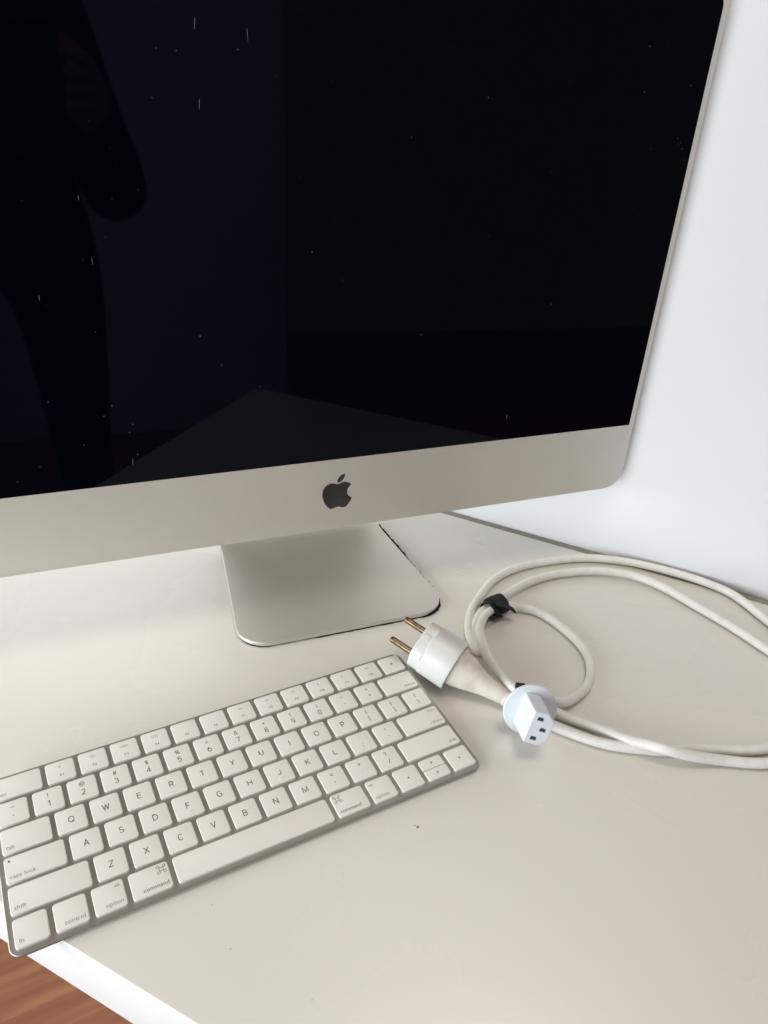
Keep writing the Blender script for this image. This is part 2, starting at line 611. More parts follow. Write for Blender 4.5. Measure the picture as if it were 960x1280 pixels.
# ------------------------------------------------------------------ the keyboard
TILT = radians(3.4)
PX, PY = 19.0, 18.5
kb = empty('keyboard', (0, 0, 0))
tag(kb, 'slim silver keyboard with white keys overhanging the desk edge', 'keyboard')
Z0 = 5.2 + 67.7 * sin(TILT)
KB = Matrix.Translation((0, 0, Z0)) @ Matrix.Rotation(TILT, 4, 'X')    # key-top plane to world
KEYH = 1.75
ko = rrect(279, 114.2, 6.2, 8, 137.75, -9.8)


def kring(outl, dz=None, z=None):
    out = []
    for x, y in outl:
        q = KB @ Vector((x, y, -KEYH if dz is None else dz))
        out.append((q.x, q.y, q.z if z is None else z))
    return out


rings = [kring(inset(ko, 4.2), z=0.25), kring(inset(ko, 2.6), z=0.6), kring(inset(ko, 1.2), z=1.35), kring(inset(ko, .25), -KEYH - 1.5), kring(ko, -KEYH - .8),
         kring(inset(ko, .12), -KEYH - .3), kring(inset(ko, .5), -KEYH)]
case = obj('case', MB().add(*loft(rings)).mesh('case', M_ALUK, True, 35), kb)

TXT = {}


def text_pieces(s, size):
    key = (s, size)
    if key not in TXT:
        c = bpy.data.curves.new('t', 'FONT')
        c.body, c.size = s, size
        c.align_x, c.align_y = 'LEFT', 'BOTTOM_BASELINE'
        c.resolution_u = 3
        c.offset = 0.004 * size
        o = bpy.data.objects.new('t', c)
        COL.objects.link(o)
        dg = bpy.context.evaluated_depsgraph_get()
        me = bpy.data.meshes.new_from_object(o.evaluated_get(dg))
        vs = [tuple(v.co) for v in me.vertices]
        fs = [tuple(p.vertices) for p in me.polygons]
        bpy.data.objects.remove(o)
        bpy.data.curves.remove(c)
        bpy.data.meshes.remove(me)
        TXT[key] = (vs, fs)
    return TXT[key]


def put_text(mb, s, size, x, y, ax='C', ay='C'):
    vs, fs = text_pieces(s, size)
    if not vs:
        return
    xs, ys = [v[0] for v in vs], [v[1] for v in vs]
    ox = {'L': -min(xs), 'C': -(min(xs) + max(xs)) / 2, 'R': -max(xs)}[ax]
    oy = {'B': 0.0, 'C': -(min(ys) + max(ys)) / 2}[ay]
    mb.add([(v[0] + ox + x, v[1] + oy + y, 0.035) for v in vs], fs)


def put_poly(mb, pts):
    tris = tessellate_polygon([[Vector((x, y, 0)) for x, y in pts]])
    mb.add([(x, y, 0.035) for x, y in pts], [tuple(t) for t in tris])


LAYER = [0]


def put_line(mb, pts, w=0.28, closed=False):
    """One mitred stroke of even width; each stroke lies a hair above the one before."""
    LAYER[0] = (LAYER[0] + 1) % 4
    z = .03 + .012 * LAYER[0]
    P = [Vector(p) for p in pts]
    n = len(P)
    vs = []
    for i, p in enumerate(P):
        a = P[i - 1] if (i > 0 or closed) else None
        b = P[(i + 1) % n] if (i < n - 1 or closed) else None
        t0 = (p - a).normalized() if a is not None else (b - p).normalized()
        t1 = (b - p).normalized() if b is not None else t0
        n0, n1 = Vector((-t0.y, t0.x)), Vector((-t1.y, t1.x))
        m = n0 + n1
        m = m * (2 / max(m.length_squared, .28)) * (w / 2)
        vs += [(p.x - m.x, p.y - m.y, z), (p.x + m.x, p.y + m.y, z)]
    fs = [(2 * i, 2 * ((i + 1) % n), 2 * ((i + 1) % n) + 1, 2 * i + 1) for i in range(n if closed else n - 1)]
    mb.add(vs, fs)


def arc(cx, cy, rx, ry, a0, a1, n=9):
    return [(cx + rx * cos(radians(a0 + (a1 - a0) * k / n)), cy + ry * sin(radians(a0 + (a1 - a0) * k / n))) for k in range(n + 1)]


def dot(x, y):
    return [(x, y - .06), (x, y + .06)]


# glyphs drawn as strokes: (width, strokes), height 1
G = {
    'A': (.72, [[(0, 0), (.36, 1), (.72, 0)], [(.13, .34), (.59, .34)]]),
    'B': (.6, [[(.32, .52), (0, .52), (0, 0), (.32, 0)] + arc(.34, .26, .26, .26, -90, 90) + [], [(0, .5), (0, 1), (.3, 1)] + arc(.31, .76, .23, .24, 90, -90)]),
    'C': (.74, [arc(.38, .5, .37, .5, 48, 312, 16)]),
    'D': (.68, [[(.28, 0), (0, 0), (0, 1), (.28, 1)] + arc(.28, .5, .4, .5, 90, -90, 12)]),
    'E': (.56, [[(.56, 1), (0, 1), (0, 0), (.56, 0)], [(0, .52), (.5, .52)]]),
    'F': (.54, [[(.54, 1), (0, 1), (0, 0)], [(0, .5), (.47, .5)]]),
    'G': (.78, [arc(.39, .5, .38, .5, 48, 330, 16) + [(.76, .46), (.42, .46)]]),
    'H': (.68, [[(0, 0), (0, 1)], [(.68, 0), (.68, 1)], [(0, .52), (.68, .52)]]),
    'I': (.1, [[(.05, 0), (.05, 1)]]),
    'J': (.48, [[(.48, 1), (.48, .3)] + arc(.24, .27, .24, .27, 0, -180)]),
    'K': (.64, [[(0, 0), (0, 1)], [(.6, 1), (.02, .38)], [(.22, .6), (.64, 0)]]),
    'L': (.52, [[(0, 1), (0, 0), (.52, 0)]]),
    'M': (.8, [[(0, 0), (0, 1), (.4, .12), (.8, 1), (.8, 0)]]),
    'N': (.68, [[(0, 0), (0, 1), (.68, 0), (.68, 1)]]),
    'O': (.8, [arc(.4, .5, .4, .5, 0, 342, 19)]),
    'P': (.58, [[(0, 0), (0, 1), (.32, 1)] + arc(.32, .72, .27, .28, 90, -90) + [(.02, .44)]]),
    'Q': (.8, [arc(.4, .5, .4, .5, 0, 342, 19), [(.48, .24), (.76, -.04)]]),
    'R': (.6, [[(0, 0), (0, 1), (.32, 1)] + arc(.32, .73, .27, .27, 90, -90) + [(.02, .46)], [(.34, .46), (.6, 0)]]),
    'S': (.6, [arc(.3, .745, .27, .255, 25, 270, 10) + arc(.3, .25, .3, .245, 88, -155, 10)]),
    'T': (.64, [[(0, 1), (.64, 1)], [(.32, 1), (.32, 0)]]),
    'U': (.66, [[(0, 1), (0, .33)] + arc(.33, .33, .33, .33, 180, 360) + [(.66, 1)]]),
    'V': (.7, [[(0, 1), (.35, 0), (.7, 1)]]),
    'W': (1.02, [[(0, 1), (.27, 0), (.51, .96), (.75, 0), (1.02, 1)]]),
    'X': (.66, [[(0, 0), (.66, 1)], [(0, 1), (.66, 0)]]),
    'Y': (.66, [[(0, 1), (.33, .46), (.66, 1)], [(.33, .46), (.33, 0)]]),
    'Z': (.62, [[(0, 1), (.62, 1), (0, 0), (.62, 0)]]),
    '0': (.58, [arc(.29, .5, .29, .5, 0, 342, 19)]),
    '1': (.3, [[(0, .8), (.28, 1), (.28, 0)]]),
    '2': (.56, [arc(.28, .72, .27, .28, 165, -35, 10) + [(0, 0), (.58, 0)]]),
    '3': (.56, [arc(.27, .755, .25, .245, 160, -88, 10), arc(.27, .26, .29, .26, 88, -160, 10)]),
    '4': (.6, [[(.62, .24), (0, .24), (.44, 1), (.44, 0)]]),
    '5': (.56, [[(.5, 1), (.1, 1), (.05, .54)] + arc(.27, .32, .28, .32, 125, -155, 12)]),
    '6': (.58, [arc(.29, .32, .28, .32, 0, 342, 16), [(.02, .4)] + arc(.46, .4, .44, .6, 175, 105, 6)]),
    '7': (.54, [[(0, 1), (.55, 1), (.2, 0)]]),
    '8': (.56, [arc(.28, .75, .23, .25, 0, 342, 14), arc(.28, .26, .28, .26, 0, 342, 16)]),
    '9': (.58, [arc(.29, .68, .28, .32, 0, 342, 16), [(.56, .6)] + arc(.12, .6, .44, .6, -5, -75, 6)]),
    '~': (.6, [[(0, .45), (.15, .58), (.3, .5), (.45, .42), (.6, .55)]]), '`': (.2, [[(0, .95), (.2, .75)]]),
    '!': (.1, [[(.05, 1), (.05, .3)], dot(.05, .06)]), '@': (1.0, [arc(.5, .45, .5, .55, -40, 300, 18), arc(.5, .45, .2, .24, 0, 342, 10)]),
    '#': (.64, [[(.12, 0), (.24, 1)], [(.42, 0), (.54, 1)], [(.02, .68), (.64, .68)], [(0, .32), (.6, .32)]]),
    '$': (.56, [arc(.28, .7, .25, .2, 25, 270, 8) + arc(.28, .3, .27, .2, 88, -155, 8), [(.28, -.05), (.28, 1.05)]]),
    '%': (.84, [arc(.18, .76, .17, .22, 0, 342, 10), arc(.66, .24, .17, .22, 0, 342, 10), [(.16, 0), (.68, 1)]]),
    '^': (.5, [[(0, .55), (.25, 1), (.5, .55)]]),
    '&': (.7, [[(.7, 0), (.14, .74)] + arc(.3, .8, .18, .19, 190, -20, 8) + [(.1, .42)] + arc(.28, .25, .27, .25, 140, 350, 8) + [(.66, .45)]]),
    '*': (.5, [[(.25, .5), (.25, 1)], [(.03, .62), (.47, .88)], [(.03, .88), (.47, .62)]]),
    '(': (.24, [arc(.3, .45, .28, .6, 115, 245, 8)]), ')': (.24, [arc(-.06, .45, .28, .6, 65, -65, 8)]),
    '_': (.6, [[(0, .1), (.6, .1)]]), '-': (.4, [[(0, .4), (.4, .4)]]), '+': (.6, [[(.3, .15), (.3, .75)], [(0, .45), (.6, .45)]]),
    '=': (.6, [[(0, .6), (.6, .6)], [(0, .3), (.6, .3)]]),
    '{': (.3, [[(.3, 1.05), (.15, .98), (.15, .6), (0, .45), (.15, .3), (.15, -.08), (.3, -.15)]]),
    '}': (.3, [[(0, 1.05), (.15, .98), (.15, .6), (.3, .45), (.15, .3), (.15, -.08), (0, -.15)]]),
    '[': (.22, [[(.22, 1.05), (0, 1.05), (0, -.15), (.22, -.15)]]), ']': (.22, [[(0, 1.05), (.22, 1.05), (.22, -.15), (0, -.15)]]),
    '|': (.1, [[(.05, 1.05), (.05, -.15)]]), chr(92): (.42, [[(0, 1), (.42, 0)]]), '/': (.42, [[(0, 0), (.42, 1)]]),
    ':': (.1, [dot(.05, .62), dot(.05, .08)]), ';': (.14, [dot(.08, .62), [(.1, .12), (.02, -.16)]]),
    '"': (.28, [[(.04, 1), (.04, .7)], [(.24, 1), (.24, .7)]]), "'": (.1, [[(.05, 1), (.05, .7)]]),
    '<': (.6, [[(.6, .8), (0, .45), (.6, .1)]]), '>': (.6, [[(0, .8), (.6, .45), (0, .1)]]),
    ',': (.14, [[(.1, .1), (.02, -.2)]]), '.': (.1, [dot(.05, .06)]),
    '?': (.5, [arc(.25, .76, .24, .24, 170, -40, 9) + [(.25, .42), (.25, .28)], dot(.25, .05)]),
}


def put_glyphs(mb, s, cap, x, y, w):
    """Stroke lettering of capital height cap, centred on (x, y)."""
    gap = .24
    tot = sum(G[c][0] for c in s) + gap * (len(s) - 1)
    ox = -tot / 2
    for c in s:
        gw, strokes = G[c]
        ys = [p[1] for st in strokes for p in st]
        my = .5 if c.isalnum() else (min(ys) + max(ys)) / 2
        for st in strokes:
            put_line(mb, [(x + (px + ox) * cap, y + (py - my) * cap) for px, py in st], w)
        ox += gw + gap


def circle(cx, cy, r, n=10):
    return [(cx + r * cos(2 * pi * i / n), cy + r * sin(2 * pi * i / n)) for i in range(n)]


def looped_square(mb, cx, cy, s):
    h = s * .28
    r = s * .20
    put_line(mb, [(cx - h - r, cy - h), (cx + h + r, cy - h)], .26)
    put_line(mb, [(cx - h - r, cy + h), (cx + h + r, cy + h)], .26)
    put_line(mb, [(cx - h, cy - h - r), (cx - h, cy + h + r)], .26)
    put_line(mb, [(cx + h, cy - h - r), (cx + h, cy + h + r)], .26)
    for sx in (-1, 1):
        for sy in (-1, 1):
            c = (cx + sx * (h + r), cy + sy * (h + r))
            a0 = math.atan2(sy, sx)
            put_line(mb, [(c[0] + r * cos(a0 + k), c[1] + r * sin(a0 + k)) for k in [(-2.3 + 4.6 * j / 7) for j in range(8)]], .26)


def tri(mb, cx, cy, s, ang):
    put_poly(mb, [(cx + s * cos(ang + a), cy + s * sin(ang + a)) for a in (0, 2.2, -2.2)])


def sun(mb, cx, cy, r):
    put_line(mb, circle(cx, cy, r * .55, 10), .2, True)
    for i in range(8):
        a = i * pi / 4
        put_line(mb, [(cx + r * .85 * cos(a), cy + r * .85 * sin(a)), (cx + r * 1.25 * cos(a), cy + r * 1.25 * sin(a))], .2)


def speaker(mb, cx, cy, waves):
    put_poly(mb, [(cx - 1.1, cy - .35), (cx - .6, cy - .35), (cx, cy - .85), (cx, cy + .85), (cx - .6, cy + .35), (cx - 1.1, cy + .35)])
    for k in range(waves):
        r = .55 + .45 * k
        put_line(mb, [(cx + .15 + r * cos(a), cy + r * sin(a)) for a in (-.8, -.3, .3, .8)], .2)


def icon(mb, i, y):
    if i == 1:
        sun(mb, 0, y, .75)
    elif i == 2:
        sun(mb, 0, y, 1.15)
    elif i == 3:
        for x, w, h in ((-1.7, 1.3, 1.0), (0, 1.1, 1.5), (1.6, 1.2, .9)):
            put_line(mb, [(x - w / 2, y - h / 2), (x + w / 2, y - h / 2), (x + w / 2, y + h / 2), (x - w / 2, y + h / 2)], .2, True)
    elif i == 4:
        for a in range(4):
            for b in range(3):
                put_poly(mb, circle(-1.5 + a, y - .8 + b * .8, .3, 6))
    elif i == 7:
        tri(mb, -.7, y, .8, pi)
        tri(mb, .7, y, .8, pi)
    elif i == 8:
        tri(mb, -.7, y, .8, 0)
        put_line(mb, [(.45, y - .7), (.45, y + .7)], .3)
        put_line(mb, [(1.1, y - .7), (1.1, y + .7)], .3)
    elif i == 9:
        tri(mb, -.7, y, .8, 0)
        tri(mb, .7, y, .8, 0)
    elif i >= 10:
        speaker(mb, 0, y, {10: 0, 11: 1, 12: 3}[i])


KEYMESH = {}


def key_mesh(w, h, corners):
    k = (round(w, 2), round(h, 2), corners)
    if k not in KEYMESH:
        o = rrect(w, h, corners, 5)
        rings = [[(x, y, -KEYH - .15) for x, y in inset(o, .05)], [(x, y, -.45) for x, y in o]]
        for s_ in range(5):
            a = s_ / 4 * pi / 2
            rings.append([(x, y, -.38 * (1 - sin(a))) for x, y in inset(o, .42 * (1 - cos(a)))])
        KEYMESH[k] = MB().add(*loft(rings, False, True)).mesh('key', M_KEY, True, 50)
    return KEYMESH[k]


GX, GY = 2.75, 2.55


def key(u0, u1, yc, hh, legend=None, ink=M_INK, corners=None, y0=None, label=None):
    w = (u1 - u0) * PX - GX
    cx = (u0 + u1) / 2 * PX
    me = key_mesh(w, hh, corners or (1.7,) * 4)
    q = KB @ Vector((cx, yc, 0))
    o = obj('key', me, kb, q, (TILT + rnd.uniform(-.004, .004), rnd.uniform(-.004, .004), rnd.uniform(-.003, .003)))
    if legend:
        lg = MB()
        legend(lg, w, hh)
        if lg.v:
            obj('legend', lg.mesh('legend', ink, False, recalc=False), o)
    return o


KH = PY - GY
SZ = 5.3          # capital height about 3.8 mm


def letter(ch):
    return lambda mb, w, h: put_glyphs(mb, ch, 3.7, 0, 0, .50)


LOW = {'`': .6, '-': .3, '=': 0, ',': -.6, '.': -.8, "'": .8}


def pair(up, lo):
    def f(mb, w, h):
        put_glyphs(mb, up, 2.9, 0, 3.3, .40)
        put_glyphs(mb, lo, 3.6 if lo.isdigit() else 3.2, 0, -2.5, .48 if lo.isdigit() else .42)
    return f


def word(s, ax, size=3.5, extra=None):
    def f(mb, w, h):
        x = {'L': -w / 2 + 2.0, 'R': w / 2 - 1.7, 'C': 0}[ax]
        put_text(mb, s, size, x, -h / 2 + 2.3, ax, 'B')
        if extra:
            extra(mb, w, h)
    return f


# letter rows
row = [(c, c) for c in 'QWERTYUIOP']
for i, c in enumerate('QWERTYUIOP'):
    key(1.5 + i, 2.5 + i, 0, KH, letter(c))
for i, (a, b) in enumerate((('{', '['), ('}', ']'), ('|', '\\'))):
    key(11.5 + i, 12.5 + i, 0, KH, pair(a, b))
key(0, 1.5, 0, KH, word('tab', 'L'), M_INK2)


def bump_letter(c):
    def f(mb, w, h):
        letter(c)(mb, w, h)
    return f


def raised_bar(o):
    b = MB().add(*slab(rrect(3.4, .7, .33, 4), 0, .38, .25))
    obj('raised_bar', b.mesh('raised_bar', M_KEY), o, (0, -4.6, 0))


for i, c in enumerate('ASDFGHJKL'):
    o = key(1.75 + i, 2.75 + i, -PY, KH, letter(c))
    if c in 'FJ':
        raised_bar(o)
key(10.75, 11.75, -PY, KH, pair(':', ';'))
key(11.75, 12.75, -PY, KH, pair('"', "'"))
key(12.75, 14.5, -PY, KH, word('return', 'R', 3.5, lambda mb, w, h: put_text(mb, 'enter', 2.9, w / 2 - 1.7, h / 2 - 3.6, 'R', 'B')), M_INK2)
caps = key(0, 1.75, -PY, KH, word('caps lock', 'L'), M_INK2)
obj('indicator', MB().add(*slab(circle(0, 0, .62, 12), 0.0, 0.04)).mesh('indicator', M_LED, False), caps, (-1.75 * PX / 2 + GX / 2 + 2.6, KH / 2 - 2.6, 0))

for i, c in enumerate('ZXCVBNM'):
    key(2.25 + i, 3.25 + i, -2 * PY, KH, letter(c))
for i, (a, b) in enumerate((('<', ','), ('>', '.'), ('?', '/'))):
    key(9.25 + i, 10.25 + i, -2 * PY, KH, pair(a, b))
key(0, 2.25, -2 * PY, KH, word('shift', 'L'), M_INK2)
key(12.25, 14.5, -2 * PY, KH, word('shift', 'R'), M_INK2)

# bottom row
YB = -3 * PY
key(0, 1, YB, KH, word('fn', 'L'), M_INK2)
key(1, 2, YB, KH, word('control', 'R'), M_INK2)
key(2, 3, YB, KH, word('option', 'R', 3.5, lambda mb, w, h: put_text(mb, 'alt', 2.9, w / 2 - 1.8, h / 2 - 4.0, 'R', 'B')), M_INK2)
key(3, 4.25, YB, KH, word('command', 'R', 3.5, lambda mb, w, h: looped_square(mb, w / 2 - 3.8, h / 2 - 3.9, 3.6)), M_INK)
key(4.25, 9.25, YB, KH)
key(9.25, 10.5, YB, KH, word('command', 'L', 3.5, lambda mb, w, h: looped_square(mb, -w / 2 + 3.8, h / 2 - 3.9, 3.6)), M_INK)
key(10.5, 11.5, YB, KH, word('option', 'L', 3.5, lambda mb, w, h: put_text(mb, 'alt', 2.9, -w / 2 + 1.8, h / 2 - 4.0, 'L', 'B')), M_INK2)
key(11.5, 12.5, YB, KH, lambda mb, w, h: tri(mb, 0, 0, 1.0, pi))
hk = (KH - .35) / 2
key(12.5, 13.5, YB + (hk + .35) / 2, hk, lambda mb, w, h: tri(mb, 0, 0, 1.0, pi / 2), M_INK, (.5, .5, 1.7, 1.7))
key(12.5, 13.5, YB - (hk + .35) / 2, hk, lambda mb, w, h: tri(mb, 0, 0, 1.0, -pi / 2), M_INK, (1.7, 1.7, .5, .5))
key(13.5, 14.5, YB, KH, lambda mb, w, h: tri(mb, 0, 0, 1.0, 0))

# number row
for i, (a, b) in enumerate(zip('~!@#$%^&*()_+', '`1234567890-=')):
    key(i, i + 1, PY, KH, pair(a, b))
key(13, 14.5, PY, KH, word('delete', 'R'), M_INK2)

# function row
FH = 15.2
YF = 36.75
key(0, 1.5, YF, FH, word('esc', 'L'), M_INK2)
for i in range(1, 13):
    def leg(mb, w, h, i=i):
        icon(mb, i, 3.2)
        put_glyphs(mb, 'F%d' % i, 1.55, 0.3, -3.5, .34)
    key(.5 + i, 1.5 + i, YF, FH, leg, M_INK2)


def eject(mb, w, h):
    tri(mb, 0, .5, 1.2, pi / 2)
    put_line(mb, [(-1.0, -.75), (1.0, -.75)], .32)


key(13.5, 14.5, YF, FH, eject)

# ------------------------------------------------------------------ the power cord
cord = empty('power_cord', (322, -20, 0))
tag(cord, 'coiled white mains power cord with round plug and pale connector beside the keyboard', 'power cord')
CO = Vector((322, -20, 0))


def cobj(name, mb, material, parent=None, **k):
    """A part of the cord from world-space millimetres."""
    base = CO
    mb.v = [tuple(Vector(p) - base) for p in mb.v]
    return obj(name, mb.mesh(name, material, **k), parent or cord)


# plug frame: A is the middle of its face, d points along the pins, s from pin to pin
A = Vector((286.6, 33.4, 26.75))
az, pt, ro = radians(122.5), radians(16), radians(24.1)
d_ = Vector((cos(az) * cos(pt), sin(az) * cos(pt), sin(pt)))
h_ = d_.cross(Vector((0, 0, 1))).normalized()
k_ = h_.cross(d_)
s_ = h_ * cos(ro) + k_ * sin(ro)
q_ = s_.cross(d_)
PM = Matrix((s_, q_, d_)).transposed().to_4x4()
PM.translation = A


def se_ring(pos, rx, ry, e=2.0, n=40):
    out = []
    for i in range(n):
        a = 2 * pi * (i + .5) / n
        c, s = cos(a), sin(a)
        out.append((rx * math.copysign(abs(c) ** (2 / e), c), ry * math.copysign(abs(s) ** (2 / e), s), pos))
    return out


pl = MB()
pl.add(*loft([se_ring(0, 15.6, 14.6, 3.3), se_ring(-.25, 16.3, 15.3, 3.3), se_ring(-.8, 16.6, 15.7, 3.3), se_ring(-8.3, 16.8, 16.0, 3.3),
              se_ring(-8.5, 16.9, 16.1, 3.2), se_ring(-8.7, 18.3, 18.2), se_ring(-9.3, 18.7, 18.6), se_ring(-20, 18.8, 18.8),
              se_ring(-29.8, 19.0, 19.0), se_ring(-30.6, 18.8, 18.8), se_ring(-31, 18.3, 18.3), se_ring(-31, 17.3, 17.3),
              se_ring(-30.5, 16.9, 16.9), se_ring(-24, 16.3, 16.3)], True, True), PM)
plug = cobj('plug', pl, M_PLUG, angle=32)
plug['label'] = 'round white two-pin mains plug body with a stepped rim'
for sg in (-1, 1):
    pm = MB().add(*loft([[(sg * 9.5 + r * cos(2 * pi * i / 16), r * sin(2 * pi * i / 16), z) for i in range(16)]
                         for z, r in ((-2, 2.4), (15.6, 2.4), (16.8, 2.38), (18.2, 2.1), (18.9, 1.5), (19.1, .8))]), PM)
    pin = cobj('pin', pm, M_BRASS, plug)
    tm = MB().add(*loft([[(sg * 9.5 + r * cos(2 * pi * i / 16), r * sin(2 * pi * i / 16), z) for i in range(16)]
                         for z, r in ((-.5, 2.9), (.5, 2.8), (.8, 2.45))]), PM)
    cobj('pin_collar', tm, M_PLUG, pin)
for sg in (-1, 1):           # earth contacts let into the sides of the front
    em = MB().add(*slab(rrect(5.2, 5.6, 1.0, 3, 0, -4.2), 0, .35, .2),
                  PM @ Matrix(((1, 0, 0, 0), (0, 0, -sg, sg * -0), (0, 1, 0, 0), (0, 0, 0, 1))) @ Matrix.Translation((0, 0, 15.8)))
    cobj('earth_contact', em, M_PLUG, plug)

cn = MB()
prof = [(-23.5, 14.4), (-30, 14.4), (-33, 14.1), (-37, 13.2), (-42, 11.8), (-47, 10.2), (-53, 8.5), (-59, 7.1), (-65, 6.1), (-70.5, 5.6), (-71, 5.2),
        (-71.6, 5.2), (-72, 5.7), (-75.5, 5.5), (-76.2, 4.8)]
bend = lambda z: Vector((0, 0, 0)) if z > -45 else Vector((0, 0, 0.0012 * (z + 45) ** 2))
vs, fs = loft([se_ring(z, r, r * (1 - .10 * max(0, 1 - abs(z + 45) / 20)), 2.0, 28) for z, r in prof])
cn.add([tuple((PM @ Vector(p)) + bend(p[2])) for p in vs], fs)
cone = cobj('strain_relief', cn, M_CONE, plug, angle=40)
cone['label'] = 'grubby tapering strain relief behind the plug'

# connector: a long-hexagon nose on a round flange
C0 = onz(663, 888, 19.6)
vd = (CAM_C - C0).normalized()
im = (CAM_R.row[0] * 12 + CAM_R.row[1] * 24)
im = (im - vd * im.dot(vd)).normalized()
ax = (vd * cos(radians(33)) + im * sin(radians(33))).normalized()
lv = CAM_R.row[0] * 38 + CAM_R.row[1] * -128
lv = (lv - ax * lv.dot(ax)).normalized()          # along the row of the two outer slots
gv = lv.cross(ax)                                  # towards the middle slot's side
if gv.dot(CAM_R.row[0]) < 0:
    gv = -gv
CM = Matrix((gv, lv, ax)).transposed().to_4x4()
CM.translation = C0
fm = MB().add(*slab(circle(0, 0, 18.4, 56), -2.6, 0, .7, .5), CM)
flange = cobj('connector', fm, M_CONN, angle=40)
flange['label'] = 'pale blue-white three-slot appliance connector with a round flange'
nose0 = [(-7.6, -11.4), (2.6, -11.4), (7.6, -6.6), (7.6, 6.6), (2.6, 11.4), (-7.6, 11.4)]


def soften(pts, r=1.1):
    out = []
    n = len(pts)
    for i in range(n):
        p0, p1, p2 = Vector(pts[i - 1]), Vector(pts[i]), Vector(pts[(i + 1) % n])
        a = p1 + (p0 - p1).normalized() * r
        b = p1 + (p2 - p1).normalized() * r
        for k in range(5):
            t = k / 4
            out.append(tuple(a * (1 - t) ** 2 + p1 * 2 * t * (1 - t) + b * t * t))
    return out


nout = soften(nose0)
NL = 24.0
grow = lambda s: [(x * s, y * s) for x, y in nout]
rings = [[(x, y, -.2) for x, y in grow(1.06)], [(x, y, 1.0) for x, y in grow(1.04)], [(x, y, NL - .6) for x, y in nout],
         [(x, y, NL - .15) for x, y in inset(nout, .25)], [(x, y, NL) for x, y in inset(nout, .6)]]
vs, fs = loft(rings, True, False)
nm = MB().add(vs, fs, CM)
slots = [(0.0 - 2.0, 7.0), (2.0, 0.0), (-2.0, -7.0)]
holes = [[(cx - 2.3, cy - 1.35), (cx - 1.9, cy + 1.35), (cx + 1.9, cy + 1.35), (cx + 2.3, cy - 1.35)] for cx, cy in slots]
loops = [inset(nout, .6)] + holes
flat = [p for l in loops for p in l]
tris = tessellate_polygon([[Vector((x, y, 0)) for x, y in l] for l in loops])
nm.add([(x, y, NL) for x, y in flat], [tuple(t) for t in tris], CM)
nose = cobj('nose', nm, M_CONN, flange, angle=30)
for h in holes:
    hm = MB()
    n = 4
    hm.add([(x, y, NL) for x, y in h] + [(x, y, NL - 3) for x, y in h],
           [(i, (i + 1) % n, n + (i + 1) % n, n + i) for i in range(n)] + [(4, 5, 6, 7)], CM)
    cobj('slot', hm, M_HOLE, flange, smooth=False, recalc=False)
bt = MB().add(*loft([[(r * cos(2 * pi * i / 24), r * .85 * sin(2 * pi * i / 24), z) for i in range(24)]
                     for z, r in ((-2.4, 9.5), (-8, 9.2), (-16, 7.2), (-22, 5.2), (-23, 4.4))]), CM)
cobj('boot', bt, M_CONN, flange)

# the cable, one continuous run: plug, two turns, tie, small loop, connector
tail = (PM @ Vector((0, 0, -74.5))) + bend(-74.5)
dirn = -d_
raw = [tail, tail + dirn * 8 + Vector((1, -1, -1.0)),
       (672, 898, 4), (694, 908, 3.9), (722, 920, 3.9), (754, 928.5, 3.9), (785, 934.5, 3.9), (822, 938, 3.9), (860, 937.5, 3.9), (900, 938, 3.9),
       (960, 935, 3.9), (1008, 919, 3.9), (1034, 893, 3.9), (1026, 862, 3.9), (995, 835, 3.9), (960, 812.5, 3.9), (926, 791, 3.9), (879, 763, 3.9), (835, 737, 4.5),
       (794, 720, 5), (765, 714.5, 5), (735, 714, 4.6), (689, 719, 4.2), (657, 730, 5), (632, 743, 7), (612, 757, 7), (597, 772, 5.5), (592, 790, 4), (596, 806, 4),
       (606, 812, 4), (599, 814, 4.5), (591, 803, 4.5), (585, 786, 4), (588, 768, 4), (597, 749, 4), (620, 723, 4), (657, 707, 4), (704, 699, 4), (740, 697.5, 4),
       (785, 702, 4), (835, 714, 4), (879, 727, 4), (910, 740, 4), (935, 756, 4), (960, 776.5, 3.9), (1000, 808, 3.9), (1055, 855, 3.9), (1070, 900, 3.9), (1030, 942, 3.9),
       (960, 954, 3.9), (904, 951, 4.5), (866, 944.5, 8), (829, 936, 11.4), (791, 926, 8), (754, 913, 5), (713, 898.5, 4), (690, 887, 5.5), (664, 874, 11), (641, 859, 12.5), (622, 842, 10), (613, 828, 8.5),
       (605, 810, 8), (601, 795, 8), (601, 781, 8), (607, 768, 9.5), (621, 760, 10), (640, 757.5, 6), (670, 764.5, 4), (701, 783, 3.9), (726, 807, 3.9), (739, 830, 3.9),
       (737, 851, 4), (723, 868, 5), (704, 878, 7)]
back = CM @ Vector((0, 0, -20))
pts = []
for p in raw:
    pts.append(p if isinstance(p, Vector) else onz(*p))
pts += [back + (pts[-1] - back) * .35 + Vector((0, 0, 1.0)), back]
path = catmull(pts, 9)
for i in range(6, len(path) - 6):        # the jacket has set in slight kinks
    w_ = .35 * sin(i * .31) + .3 * sin(i * .13 + 1)
    t_ = (path[i + 1] - path[i - 1]).normalized().cross(Vector((0, 0, 1)))
    path[i] = path[i] + t_ * w_
cb = MB().add(*sweep(path, lambda t: 3.55 + .07 * sin(t * 190), 16))
cable = cobj('cable', cb, M_CABLE, angle=60)

# black fabric tie round the bundle
tm = MB()
c1, c2 = onz(606, 766, 8.4), onz(630, 751.5, 7.6)
tdir = (c2 - c1).normalized()
tside = tdir.cross(Vector((0, 0, 1))).normalized()


